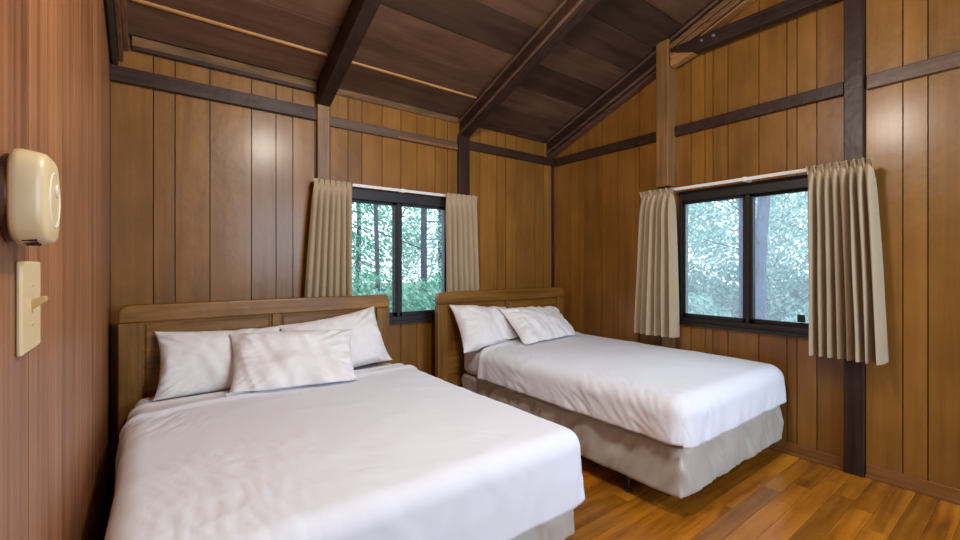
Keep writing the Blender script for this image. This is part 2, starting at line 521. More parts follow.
# rafters (things)
def rafter(x0, x1, label, depth=0.175, soffit=None, y1=YB - 0.005, beads=False, fresh=False, ledge=False):
    root = empty('rafter', ((x0 + x1) / 2, y1, roof_z(y1) - depth))
    tag(root, label, 'rafter', 'sloping roof rafters')
    bm = bmesh.new()
    slope_box(bm, x0, x1, YR, y1, -depth, -0.001)
    hang(obj('beam', bm, M['beam'], bevel=0.005), root)
    if beads:
        for k_, z in enumerate((-0.028, -depth + 0.03)):
            bm = bmesh.new()
            slope_box(bm, x0 - 0.012, x0 + 0.001, YR, y1, z - 0.012, z + 0.012)
            o = hang(obj('side_moulding', bm, M['rafter_bead'], bevel=0.004), root)
    if soffit:
        for ya, yb, mt_ in (((YR, 1.90, soffit), (2.015, y1, M['rafter_bead'])) if fresh else ((YR, y1, soffit),)):
            bm = bmesh.new()
            slope_box(bm, x0 + 0.012, x1 - 0.004, ya, yb, -depth - 0.012, -depth + 0.001)
            hang(obj('soffit_strip', bm, mt_, bevel=0.003), root)
    if ledge:
        for q, (a, b, dd) in enumerate(((x1 + 0.0006, x1 + 0.022, 0.15), (x1 + 0.023, x1 + 0.045, 0.085))):
            bm = bmesh.new()
            slope_box(bm, a, b, YR, y1, -dd, -0.001)
            hang(obj('side_moulding', bm, M['ledge'], bevel=0.003), root)
    if fresh:
        for lo, hi in ((-depth + 0.002, -depth + 0.045), (-depth + 0.055, -depth + 0.10)):
            bm = bmesh.new()
            slope_box(bm, x0 - 0.022, x0 + 0.001, YR, 1.90, lo, hi)
            hang(obj('side_moulding', bm, M['face_gold'], bevel=0.004), root)
    return root
M['ledge'] = wood('rough_reddish_batten', (0.07, 0.024, 0.010), (0.15, 0.060, 0.026), (0.24, 0.11, 0.05), 'y', 0.6, 22, 0.15, 0.1, 0.2)
M['face_gold'] = wood('dull_golden_face', (0.09, 0.042, 0.014), (0.17, 0.083, 0.028), (0.24, 0.125, 0.045), 'y', 0.45, 36, 0.06, 0.1, 0.12)
M['rafter_bead'] = wood('reddish_bead', (0.06, 0.028, 0.018), (0.11, 0.055, 0.036), (0.16, 0.085, 0.055), 'y', 0.45, 30, 0.05, 0.1, 0.1)
rafter(XL, -0.155, 'reddish brown rafter against the side wall with the alarm', soffit=M['slot'], ledge=True)  # black soffit colour stands in for the shadow gap by the wall
rafter(0.968, 1.06, 'dark rafter meeting the golden post near the wider back curtain')
rafter(2.245, 2.335, 'dark moulded rafter landing on the dark back-wall post', beads=True)
rafter(XR - 0.10, XR, 'rafter with golden underside running along the wall of the large oatmeal curtain', soffit=M['gold_y'], beads=True, fresh=True)

root = empty('tie_beam', (XR - 0.09, 1.78, 2.94))
tag(root, 'dark horizontal tie beam with bolt heads below the golden rafter', 'beam')
bm = bmesh.new()
prism(bm, [(-0.6, 2.935), (1.70, 2.935), (1.895, 3.005), (1.895, 3.035), (-0.6, 3.035)], lambda u, v, t: (t, u, v), XR - 0.125, XR - 0.045)
hang(obj('beam', bm, M['beam'], bevel=0.004), root)
bm = bmesh.new()
prism(bm, [(1.705, 2.935), (1.895, 2.893), (1.895, 3.003)], lambda u, v, t: (t, u, v), XR - 0.115, XR - 0.045)
hang(obj('end_block', bm, M['gold_y'], bevel=0.003), root)
for yy, zz in ((1.64, 2.995), (1.55, 2.995)):
    bm = bmesh.new()
    tube(bm, (XR - 0.1245, yy, zz), (XR - 0.136, yy, zz), 0.012, 0.009, 10)
    hang(obj('bolt_head', bm, M['screw']), root)

# ------------------------------------------------------------------ windows
def window(n, hole, place, latch):
    """place(u, d, z): u along the wall, d out of the room from the wall face; built from boxes in that frame"""
    a, b, z0, z1 = hole
    mid = (a + b) / 2
    root = empty('window_%d' % n, place(mid, 0.05, z0))
    tag(root, kind='structure')
    def part(name, mat, bs, bevel=0.003):
        bm = bmesh.new()
        for u0, u1, d0, d1, q0, q1 in bs:
            p, q = place(u0, d0, q0), place(u1, d1, q1)
            box(bm, min(p[0], q[0]), max(p[0], q[0]), min(p[1], q[1]), max(p[1], q[1]), q0, q1)
        o = hang(obj(name, bm, mat, bevel=bevel), root)
        o['kind'] = 'structure'
        return o
    part('window_frame', M['frame'], [(a, a + 0.022, -0.012, 0.10, z0, z1), (b - 0.022, b, -0.012, 0.10, z0, z1),
                                      (a + 0.022, b - 0.022, -0.012, 0.10, z1 - 0.085, z1), (a + 0.022, b - 0.022, -0.012, 0.10, z0, z0 + 0.04), (mid - 0.014, mid + 0.014, 0.0, 0.008, z0 + 0.04, z1 - 0.085)])
    part('window_sill', M['frame'], [(a - 0.02, b + 0.02, -0.035, 0.0, z0 - 0.018, z0 + 0.004)])
    for k, (u0, u1, d) in enumerate(((a + 0.022, mid + 0.034, 0.05), (mid - 0.034, b - 0.022, 0.022))):
        s = 0.020
        st = 0.068
        part('window_sash', M['frame'], [(u0, u0 + (st if k else s), d - 0.012, d + 0.012, z0 + 0.04, z1 - 0.085), (u1 - (s if k else st), u1, d - 0.012, d + 0.012, z0 + 0.04, z1 - 0.085),
                                         (u0, u1, d - 0.012, d + 0.012, z0 + 0.04, z0 + 0.072), (u0, u1, d - 0.012, d + 0.012, z1 - 0.105, z1 - 0.085)], 0.002)
        part('window_pane', M['glass'] if n == 1 else M['glass_glare'], [(u0 + s, u1 - s, d - 0.002, d + 0.002, z0 + 0.07, z1 - 0.104)], 0)
    for u, q in latch:
        part('window_latch', M['frame'], [(u - 0.022, u + 0.022, 0.0, 0.012, q, q + 0.05)], 0.004)
window(1, W1, lambda u, d, z: (u, YB + d, z), [(1.69, 0.83)])
window(2, W2, lambda u, d, z: (XR + d, u, z), [(1.04, 0.90)])

# ------------------------------------------------------------------ curtains and rods
def curtain(place, u0t, u1t, u0b, u1b, zt, zb, folds, seed, label, amp=0.040):
    """pinch-pleated curtain; place(u, d, z) with d = distance into the room"""
    r = random.Random(seed)
    n = folds * 22
    hs = [0, 0.006, 0.02, 0.045, 0.07, 0.09, 0.115, 0.15, 0.2, 0.28, 0.38, 0.5, 0.62, 0.75, 0.87, 0.95, 0.985, 1.0]
    H = zt - zb
    ph = [r.uniform(-0.35, 0.35) for _ in range(folds + 2)]
    am = [r.uniform(0.75, 1.25) for _ in range(folds + 2)]
    bm = bmesh.new()
    rowsv = []
    for h in hs:
        row = []
        hh = h * H
        f = min(1, max(0, (hh - 0.05) / (H - 0.05)))
        ff = f ** 0.8
        u0 = u0t + (u0b - u0t) * ff
        u1 = u1t + (u1b - u1t) * ff
        for i in range(n + 1):
            s = i / n
            k = int(min(folds - 1e-6, s * folds))
            cyc = s * folds
            a = am[k] * amp
            wv = 2 * abs(math.sin(PI * cyc + 0.5 * ph[k] * f)) ** 0.75 - 1
            # header: sharp narrow pinches above, soft full folds below
            sharp = wv if hh > 0.10 else wv * (hh / 0.10) + (1 - hh / 0.10) * (1.6 * max(0, math.cos(2 * PI * cyc)) ** 6 - 0.6)
            pin = min(1, abs(hh - 0.085) / 0.1)
            d = 0.012 + amp * 1.25 + a * sharp * (0.55 + 0.45 * pin) * (0.75 + 0.55 * f)
            d += 0.010 * noise.noise(Vector((s * 5 + seed, h * 2.5, seed * 1.7)))
            s2 = s + (0.34 * math.sin(4 * PI * cyc + seed) / (2 * PI * folds)) * f
            u = u0 + (u1 - u0) * s2 + 0.004 * noise.noise(Vector((s * 9, h * 3, seed)))
            z = zt - hh + (0.004 * noise.noise(Vector((s * 8, seed, 3))) * (1 if h > 0.9 else 0)) + (0.012 * (u1 - u) / (u1 - u0) * 0 if h else 0.004 * wv)
            row.append(bm.verts.new(place(u, d, z)))
        rowsv.append(row)
    for A, B in zip(rowsv[:-1], rowsv[1:]):
        for i in range(n):
            bm.faces.new((A[i], A[i + 1], B[i + 1], B[i]))
    o = obj('curtain', bm, M['curtain'], smooth=True, solid=0.003, sub=1)
    # the stitched hem at the foot is a part of the curtain
    return tag(o, label, 'curtain', 'pinch pleated curtains')
pb = lambda u, d, z: (u, YB - 0.062 - 0.58 * d, z)
pr = lambda u, d, z: (XR - 0.075 - d, u, z)
curtain(pb, 0.925, 1.205, 0.845, 1.215, 1.905, 0.76, 7, 1, 'oatmeal pleated curtain above the first bed, beside the golden post')
curtain(pb, 2.045, 2.375, 2.055, 2.415, 1.915, 0.76, 6, 2, 'oatmeal pleated curtain hanging above the second headboard')
curtain(pr, 2.135, 1.85, 2.20, 1.815, 1.905, 0.71, 6, 3, 'pale pleated curtain hanging just above the far bed mattress', 0.052)
curtain(pr, 0.955, 0.645, 0.945, 0.585, 1.905, 0.725, 8, 4, 'large oatmeal pleated curtain flaring out in front of the dark post', 0.062)

def rod(p, q, axis, label):
    root = empty('curtain_rod', p)
    tag(root, label, 'curtain rod', 'white curtain rods')
    bm = bmesh.new()
    x0, x1 = min(p[0], q[0]), max(p[0], q[0])
    y0, y1 = min(p[1], q[1]), max(p[1], q[1])
    z = p[2]
    if axis == 'x':
        box(bm, x0, x1, y0 - 0.006, y0 + 0.006, z - 0.012, z + 0.012)
    else:
        box(bm, x0 - 0.006, x0 + 0.006, y0, y1, z - 0.012, z + 0.012)
    hang(obj('track', bm, M['rod'], bevel=0.004), root)
    for f in (0.02, 0.5, 0.98):
        bm = bmesh.new()
        if axis == 'x':
            xx = x0 + f * (x1 - x0)
            box(bm, xx - 0.012, xx + 0.012, y0 - 0.009, YB - 0.0 if not (0.96 < xx < 1.06 or 2.22 < xx < 2.34) else YB - 0.04, z - 0.016, z + 0.016)
        else:
            yy = y0 + f * (y1 - y0)
            box(bm, x0 - 0.009, XR if f == 0.5 else (XR - 0.045 if f < 0.5 else XR), yy - 0.012, yy + 0.012, z - 0.016, z + 0.016)
        hang(obj('bracket', bm, M['rod'], bevel=0.003), root)
rod((0.93, YB - 0.05, 1.897), (2.37, YB - 0.05, 1.897), 'x', 'white curtain rod over the back wall window')
rod((XR - 0.09, 0.72, 1.897), (XR - 0.09, 1.98, 1.897), 'y', 'white curtain rod over the window beside the far bed')

# ------------------------------------------------------------------ beds
def headboard(root, x0, x1, y0, y1, top):
    hb = empty('headboard', ((x0 + x1) / 2, y1, 0))
    hang(hb, root)
    pw, rail, stile, rr = 0.105, 0.10, 0.05, 0.05
    mid = (x0 + x1) / 2
    def h(name, bm, mat, bevel=0.004):
        o = obj(name, bm, mat, bevel=bevel)
        o.parent = hb
        o.matrix_parent_inverse = Matrix.Translation(-Vector(((x0 + x1) / 2, y1, 0)))
        return o
    # top rail with rounded shoulders
    pts = [(x0, top - rail)]
    for i in range(7):
        a = PI - i * PI / 12
        pts.append((x0 + rr + rr * math.cos(a), top - rr + rr * math.sin(a)))
    for i in range(7):
        a = PI / 2 - i * PI / 12
        pts.append((x1 - rr + rr * math.cos(a), top - rr + rr * math.sin(a)))
    pts.append((x1, top - rail))
    bm = bmesh.new()
    prism(bm, pts, lambda u, v, t: (u, t, v), y0, y1)
    h('top_rail', bm, M['head'], 0.01)
    for a, b in ((x0, x0 + pw), (x1 - pw, x1)):
        bm = bmesh.new()
        box(bm, a, b, y0, y1, 0, top - rail - 0.0008)
        h('post', bm, M['head_z'], 0.006)
    bm = bmesh.new()
    box(bm, mid - stile / 2, mid + stile / 2, y0 + 0.004, y1, 0.34, top - rail - 0.0008)
    h('stile', bm, M['head_z'], 0.004)
    bm = bmesh.new()
    box(bm, x0 + pw + 0.0008, x1 - pw - 0.0008, y0 + 0.004, y1, 0.26, 0.339)
    h('bottom_rail', bm, M['head'], 0.004)
    for a, b in ((x0 + pw, mid - stile / 2), (mid + stile / 2, x1 - pw)):
        bm = bmesh.new()
        g = 0.010
        box(bm, a - 0.004, b + 0.004, y0 + 0.020, y1 - 0.006, 0.33, top - rail + 0.004)          # recessed ground
        # raised field with a sloping edge
        A = [(a + g, 0.36), (b - g, 0.36), (b - g, top - rail - g), (a + g, top - rail - g)]
        Bp = [(a + g + 0.012, 0.372), (b - g - 0.012, 0.372), (b - g - 0.012, top - rail - g - 0.012), (a + g + 0.012, top - rail - g - 0.012)]
        va = [bm.verts.new((u, y0 + 0.0202, v)) for u, v in A]
        vb = [bm.verts.new((u, y0 + 0.012, v)) for u, v in Bp]
        bm.faces.new(vb)
        for i in range(4):
            bm.faces.new((va[i], va[(i + 1) % 4], vb[(i + 1) % 4], vb[i]))
        h('panel', bm, M['head'], 0)
    return hb

def soft_box(x0, x1, y0, y1, z0, z1, r, res, seed, amp, vert=True):
    """a rounded, slightly puckered upholstered block"""
    nx = max(4, int((x1 - x0) / res)); ny = max(4, int((y1 - y0) / res)); nz = max(3, int((z1 - z0) / res))
    bm = bmesh.new()
    bmesh.ops.create_cube(bm, size=2)
    bm.free()
    bm = bmesh.new()
    V = {}
    def vert_at(i, j, k):
        key = (i, j, k)
        if key in V:
            return V[key]
        p = Vector((x0 + (x1 - x0) * i / nx, y0 + (y1 - y0) * j / ny, z0 + (z1 - z0) * k / nz))
        q = Vector((min(max(p.x, x0 + r), x1 - r), min(max(p.y, y0 + r), y1 - r), min(max(p.z, z0 + r * 0.6), z1 - r * 0.6)))
        d = p - q
        if d.length > 1e-6:
            nrm = Vector((d.x / r, d.y / r, d.z / (r * 0.6)))
            nn = nrm.normalized()
            p = q + Vector((nn.x * r, nn.y * r, nn.z * r * 0.6))
            if abs(nn.z) < 0.9:
                per = p.x + p.y
                f = (p.z - z0) / (z1 - z0)
                wv = noise.noise(Vector((per * 9 + seed + (f * 2.0), f * 0.9, seed))) * 0.6
                wv += max(0, ridge((per * 1.0 + f * 0.10, f * 0.05 + seed, 0), 17)) * 0.55
                wv += noise.noise(Vector((per * 3, f * 2 + seed, 5))) * 0.6
                p += Vector((nn.x, nn.y, 0)) * amp * (wv - 0.3)
        V[key] = bm.verts.new(p)
        return V[key]
    def quad(a, b, c, d):
        bm.faces.new((a, b, c, d))
    for i in range(nx):
        for j in range(ny):
            for k in (0, nz):
                quad(vert_at(i, j, k), vert_at(i + 1, j, k), vert_at(i + 1, j + 1, k), vert_at(i, j + 1, k))
    for i in range(nx):
        for k in range(nz):
            for j in (0, ny):
                quad(vert_at(i, j, k), vert_at(i + 1, j, k), vert_at(i + 1, j, k + 1), vert_at(i, j, k + 1))
    for j in range(ny):
        for k in range(nz):
            for i in (0, nx):
                quad(vert_at(i, j, k), vert_at(i, j + 1, k), vert_at(i, j + 1, k + 1), vert_at(i, j, k + 1))
    return bm

def bed(x0, x1, yf, yh, hx0, hx1, hy, zb, zm, zt, label, mlabel, seed, mr=0.058):
    root = empty('bed', ((x0 + x1) / 2, (yf + yh) / 2, 0))
    tag(root, label, 'bed', 'beds')
    headboard(root, hx0, hx1, hy, hy + 0.055, 1.06)
    bx = hang(obj('box_spring', soft_box(x0 + 0.01, x1 - 0.01, yf + 0.01, yh, zb, zm - 0.003, 0.024, 0.014, seed, 0.028), M['boxcover'], smooth=True), root)
    bx['label'] = 'grey beige box spring cover'
    fr = 0.03
    for a, b in ((x0 + 0.06, x0 + 0.09), (x1 - 0.09, x1 - 0.06)):
        bm = bmesh.new()
        box(bm, a, b, yf + 0.1, hy - 0.004, zb - 0.03, zb - 0.001)
        hang(obj('frame_rail', bm, M['metal'], bevel=0.002), root)
        bm = bmesh.new()
        box(bm, a, b, hy - 0.03, hy - 0.001, zb - 0.06, zb + 0.14)
        hang(obj('headboard_bracket', bm, M['metal'], bevel=0.002), root)
    for yy in (yf + 0.36, yh - 0.35):
        bm = bmesh.new()
        box(bm, x0 + 0.091, x1 - 0.091, yy - 0.015, yy + 0.015, zb - 0.03, zb - 0.002)
        hang(obj('cross_bar', bm, M['metal'], bevel=0.002), root)
        for xx in (x0 + 0.075, x1 - 0.075):
            bm = bmesh.new()
            tube(bm, (xx, yy, 0.008), (xx, yy, zb - 0.028), 0.013, 0.013, 12)
            leg = hang(obj('leg', bm, M['metal'], smooth=False), root)
            bm = bmesh.new()
            tube(bm, (xx, yy, 0.0), (xx, yy, 0.012), 0.026, 0.02, 14)
            ft = obj('foot', bm, M['slot'])
            ft.parent = leg
    mt = obj('mattress', soft_box(x0, x1, yf, yh, zm, zt, mr, 0.03, seed + 3, 0.003), M['mattress'], smooth=True)
    tag(mt, mlabel, 'mattress')
    return root

def drape(name, mat, x0, x1, y0, y1, z, drops, r, res, seed, back_edge, wr, label, cat, thick=0.006, lift=0.004, roll=0.0, crown=0.0):
    """cloth over a mattress: hangs by drops = (left, right, foot); back_edge(x) is where it ends towards the pillows"""
    dl, dr, df = drops
    ix0, ix1, iy0 = x0 + r, x1 - r, y0 + r
    bm = bmesh.new()
    na = int((x1 - x0 + dl + dr) / res)
    A0, A1 = ix0 - dl - r * 0.57, ix1 + dr + r * 0.57
    B0 = iy0 - (df + r * 0.57 if df else 0)
    nb = int((y1 - B0) / res)
    grid = []
    for j in range(nb + 1):
        row = []
        for i in range(na + 1):
            a = A0 + (A1 - A0) * i / na
            yb = back_edge(min(max(a, ix0), ix1))
            b = B0 + (yb - B0) * j / nb
            ex = (a - ix1) if a > ix1 else (a - ix0 if a < ix0 else 0.0)
            ey = (b - iy0) if (b < iy0 and df) else 0.0
            m = max(abs(ex), abs(ey))
            px, py = min(max(a, ix0), ix1), max(b, iy0) if df else b
            n = Vector((0, 0, 1))
            p = Vector((px, py, z))
            hangf = 0
            if m > 0:
                dx, dy = ex, ey
                L = math.hypot(dx, dy)
                dirv = Vector((dx / L, dy / L, 0))
                arc = r * PI / 2
                if m < arc:
                    t = m / r
                    p += dirv * (r * math.sin(t))
                    p.z -= r * (1 - math.cos(t))
                    n = (dirv * math.sin(t) + Vector((0, 0, math.cos(t)))).normalized()
                else:
                    hangf = m - arc
                    corner = min(abs(dx), abs(dy)) / max(abs(dx), abs(dy), 1e-6)
                    p += dirv * (r + 0.03 * hangf + corner * 0.02 * hangf)
                    p.z -= r + hangf
                    n = dirv
            # wrinkles
            P = Vector((a, b, seed * 3.1))
            h = 0.005 * noise.noise(P * 1.7) + 0.0022 * noise.noise(P * 6.0) + 0.004 * max(0, ridge((a * 0.5 + b * 0.4, b * 0.35 - a * 0.2, seed), 6.5) - 0.35)
            if roll:
                h += roll * math.exp(-((b - yb + 0.02) / 0.028) ** 2)
            if crown and m == 0:
                h += crown * min(1, min(a - ix0, ix1 - a) / 0.35) * min(1, (b - iy0) / 0.35)
            for fn in wr:
                h += fn(a, b)
            if hangf > 0:
                along = a * (1 if abs(ey) >= abs(ex) else 0) + b * (1 if abs(ex) > abs(ey) else 0)
                g = min(1, hangf / 0.1)
                h += g * (0.010 * noise.noise(Vector((along * 5.5 + hangf * 1.2, hangf * 0.8, seed))) + 0.006 * max(0, ridge((along + hangf * 0.35, 0.1 * hangf, seed), 9)))
                h = max(h, -0.002) if True else h
            p += n * (lift + 0.010 + h)
            row.append(bm.verts.new(p))
        grid.append(row)
    for j in range(nb):
        for i in range(na):
            bm.faces.new((grid[j][i], grid[j][i + 1], grid[j + 1][i + 1], grid[j + 1][i]))
    bmesh.ops.recalc_face_normals(bm, faces=bm.faces)
    o = obj(name, bm, mat, smooth=True, solid=thick)
    return tag(o, label, cat)

def streaks(cx, cy, ang, sx, sy, freq, amp, seed):
    """a patch of fine parallel creases"""
    ca, sa = math.cos(ang), math.sin(ang)
    def f(a, b):
        u, v = (a - cx) * ca + (b - cy) * sa, -(a - cx) * sa + (b - cy) * ca
        wgt = math.exp(-(u / sx) ** 2 - (v / sy) ** 2)
        if wgt < 0.03:
            return 0
        q = ridge((u * 0.22, v + 0.05 * noise.noise(Vector((u * 3, v * 3, seed))), seed), freq)
        return amp * wgt * max(0, q) ** 2
    return f

# first bed
B1 = dict(x0=-0.075, x1=1.462, yf=1.24, yh=3.08)
bed(B1['x0'], B1['x1'], B1['yf'], B1['yh'], -0.149, 1.458, 3.09, 0.12, 0.34, 0.55,
    'wooden bed with panelled headboard standing against the red-stained side wall', 'white sheeted mattress under the three pillows', 1)
w1 = [streaks(0.22, 1.75, 1.9, 0.20, 0.30, 34, 0.0060, 1), streaks(0.60, 1.50, 2.2, 0.22, 0.25, 30, 0.0050, 2), streaks(0.95, 1.85, 2.0, 0.2, 0.22, 26, 0.0035, 3),
      streaks(0.02, 2.42, 0.9, 0.14, 0.2, 36, 0.0070, 4), streaks(0.12, 1.38, 1.7, 0.22, 0.28, 32, 0.0060, 5), streaks(1.05, 1.4, 2.4, 0.2, 0.2, 26, 0.0035, 6), streaks(1.15, 1.33, 1.6, 0.05, 0.2, 16, 0.005, 8)]
drape('folded_sheet', M['mattress'], B1['x0'], B1['x1'], 2.50, 2.95, 0.55, (0.17, 0.12, 0), 0.05, 0.0115, 8, lambda x: 2.82 + 0.05 * (x / 1.4),
      [], 'white top sheet turned down below the three pillows', 'sheet', 0.006, 0.001, 0.012)
drape('bedspread', M['sheet'], B1['x0'], B1['x1'], B1['yf'], 2.7, 0.55, (0.27, 0.25, 0.27), 0.05, 0.0115, 8, lambda x: 2.63 + 0.10 * (x / 1.4) - 0.05 * math.exp(-((x - 0) / 0.12) ** 2),
      w1, 'smooth white bedspread on the bed nearer the alarm wall', 'bedspread', 0.010, 0.012, 0.014)

# second bed
B2 = dict(x0=2.09, x1=3.405, yf=1.115, yh=3.055)
bed(B2['x0'], B2['x1'], B2['yf'], B2['yh'], 1.878, 3.405, 3.07, 0.108, 0.37, 0.595,
    'wooden bed with plain headboard tucked into the room corner', 'white sheeted mattress exposed beside the two pillows', 4, 0.085)
w2 = [streaks(2.03, 2.3, 1.1, 0.2, 0.25, 24, 0.008, 11), streaks(1.98, 1.75, 0.9, 0.15, 0.3, 26, 0.010, 12), streaks(2.3, 1.10, 2.0, 0.15, 0.2, 26, 0.010, 13),
      streaks(1.98, 1.35, 0.8, 0.15, 0.2, 26, 0.010, 14), streaks(2.6, 2.4, 1.4, 0.3, 0.3, 16, 0.005, 15), streaks(3.0, 2.75, 0.3, 0.3, 0.15, 18, 0.012, 16), streaks(2.2, 2.6, 1.2, 0.2, 0.2, 22, 0.007, 17)]
drape('bedspread', M['sheet'], B2['x0'], B2['x1'], B2['yf'], 2.8, 0.595, (0.205, 0.08, 0.215), 0.075, 0.0125, 21, lambda x: 2.74 + 0.14 * max(0, min(1, (x - 2.07) / 0.5)),
      w2, 'white bedspread on the far bed below the two windows', 'bedspread', 0.010, 0.008, 0.012, 0.015)

# ------------------------------------------------------------------ pillows
from mathutils.bvhtree import BVHTree
bpy.context.view_layer.update()
_dg = bpy.context.evaluated_depsgraph_get()
def evaluated_bvh(o):
    e = o.evaluated_get(_dg)
    me = e.to_mesh()
    t = BVHTree.FromPolygons([o.matrix_world @ v.co for v in me.vertices], [tuple(p.vertices) for p in me.polygons])
    e.to_mesh_clear()
    return t
beds_bvh = [evaluated_bvh(o) for o in SC.objects if o.name.split('.')[0] in ('mattress', 'folded_sheet', 'bedspread')]
def pillow(loc, w_, h_, t_, tilt, yaw, roll, seed, label, bend=0.0, group=None, dents=(), settle=0.017):
    n = 44
    bm = bmesh.new()
    top, bot = {}, {}
    def outline(u, v):
        # slightly hollow sides and pulled out corners
        x = u * w_ / 2 * (1 - 0.09 * (1 - v * v) ** 1.0 * abs(u) ** 3 + 0.02 * abs(v) ** 6 * abs(u) ** 6)
        y = v * h_ / 2 * (1 - 0.12 * (1 - u * u) * abs(v) ** 3)
        return x, y
    for i in range(n + 1):
        for j in range(n + 1):
            u = math.sin((i / n * 2 - 1) * PI / 2 * 0.999) * 0.55 + (i / n * 2 - 1) * 0.45
            v = math.sin((j / n * 2 - 1) * PI / 2 * 0.999) * 0.55 + (j / n * 2 - 1) * 0.45
            x, y = outline(u, v)
            f = max(0, 1 - abs(u) ** 2.4) ** 0.62 * max(0, 1 - abs(v) ** 2.4) ** 0.62
            edge = i in (0, n) or j in (0, n)
            P = Vector((x * 1.0, y * 1.0, seed * 2.7))
            wr = 0.018 * noise.noise(P * 6) + 0.010 * noise.noise(P * 13)
            cu, cv = abs(u), abs(v)
            ang = math.atan2(v, u)
            rad = math.hypot(u, v)
            wr += 0.022 * max(0, ridge((ang * 0.9, rad * 0.15, seed), 6.0)) * min(1, rad) ** 2
            wr += 0.014 * max(0, ridge((x + 0.4 * y, 0.25 * y, seed + 4), 11))
            for du, dv, s, a in dents:
                wr += a * math.exp(-((u - du) ** 2 + (v - dv) ** 2) / (s * s))
            g = min(1, f * 2.2)
            sag = bend * (u * u)
            zt = t_ / 2 * f + wr * g + sag
            zb_ = -t_ / 2 * f * 0.8 + 0.3 * wr * g + sag
            if edge:
                v0 = bm.verts.new((x, y, sag + 0.012 * noise.noise(P * 7)))
                top[i, j] = bot[i, j] = v0
            else:
                top[i, j] = bm.verts.new((x, y, zt))
                bot[i, j] = bm.verts.new((x, y, zb_))
    for i in range(n):
        for j in range(n):
            bm.faces.new((top[i, j], top[i + 1, j], top[i + 1, j + 1], top[i, j + 1]))
            bm.faces.new((bot[i, j], bot[i, j + 1], bot[i + 1, j + 1], bot[i + 1, j]))
    Mx = Matrix.Translation(loc) @ Matrix.Rotation(R(yaw), 4, 'Z') @ Matrix.Rotation(R(tilt), 4, 'X') @ Matrix.Rotation(R(roll), 4, 'Z')
    inv = Mx.inverted()
    for v0 in bm.verts:                     # the underside settles flat on the bedding, the back against the headboard
        q = Mx @ v0.co
        hit = 0.0
        for tr in beds_bvh:
            h_ = tr.ray_cast(Vector((q.x, q.y, 1.5)), Vector((0, 0, -1)))[0]
            if h_:
                hit = max(hit, h_.z)
        floor_z = hit + settle
        if q.z < floor_z + 0.012:
            q.z = floor_z + 0.012 * math.exp((q.z - floor_z - 0.012) / 0.012)
        v0.co = inv @ q
    o = obj('pillow', bm, M['pillow'], smooth=True, sub=1)
    o.matrix_world = Mx
    return tag(o, label, 'pillow', group)
g1, g2 = 'pillows on the first bed', 'pillows on the far bed'
pillow((0.335, 2.965, 0.715), 0.66, 0.42, 0.20, 62, 0, -2, 1, 'white pillow propped upright near the alarm wall, behind the front pillow', 0, g1)
pillow((1.02, 2.97, 0.745), 0.68, 0.43, 0.19, 64, 0, 8, 2, 'white pillow leaning on the headboard with one corner raised high', 0, g1)
pillow((0.685, 2.728, 0.705), 0.71, 0.44, 0.19, 50, -8, -2, 3, 'creased white pillow lying in front of two others', 0.0, g1, dents=[(-0.35, 0.2, 0.35, -0.03), (0.0, 0.55, 0.25, 0.03)])
pillow((2.27, 2.925, 0.75), 0.64, 0.44, 0.19, 57, 6, -6, 4, 'white pillow at the back, resting against the corner-bed headboard', 0, g2, settle=0.030)
pillow((2.77, 2.775, 0.74), 0.76, 0.45, 0.19, 45, 8, -3, 5, 'white pillow lying in front on the far bed, overlapping the other', 0, g2)

# ------------------------------------------------------------------ things on the left wall
def se(a, p):
    return (abs(math.cos(a)) ** p + abs(math.sin(a)) ** p) ** (-1.0 / p)
def ring_lathe(bm, prof, cy, cz, n=48, sq=2.0):
    rows_ = []
    for x, r in prof:
        rows_.append([bm.verts.new((x, cy + r * se(2 * PI * i / n, sq) * math.cos(2 * PI * i / n), cz + r * se(2 * PI * i / n, sq) * math.sin(2 * PI * i / n))) for i in range(n)] if r > 1e-5 else [bm.verts.new((x, cy, cz))])
    for A, B in zip(rows_[:-1], rows_[1:]):
        for i in range(n):
            j = (i + 1) % n
            if len(A) == 1:
                bm.faces.new((A[0], B[i], B[j]))
            elif len(B) == 1:
                bm.faces.new((A[i], A[j], B[0]))
            else:
                bm.faces.new((A[i], A[j], B[j], B[i]))
AY, AZ = 1.065, 1.392
root = empty('smoke_alarm', (XL, AY, AZ))
tag(root, 'round cream smoke alarm on the red-stained wall above the switch plate', 'smoke alarm')
bm = bmesh.new()
ring_lathe(bm, [(XL, 0), (XL, 0.074), (XL + 0.012, 0.074), (XL + 0.012, 0)], AY, AZ)
hang(obj('mounting_base', bm, M['block'], bevel=0.002), root)
bm = bmesh.new()
r0 = 0.080
ring_lathe(bm, [(XL + 0.012, 0), (XL + 0.012, r0 - 0.006), (XL + 0.016, r0 - 0.001), (XL + 0.024, r0), (XL + 0.044, r0 - 0.003), (XL + 0.051, r0 - 0.005), (XL + 0.055, r0 - 0.010), (XL + 0.057, r0 - 0.03), (XL + 0.058, 0)], AY, AZ, 56, 3.6)
body = hang(obj('housing', bm, M['cream'], smooth=True), root)
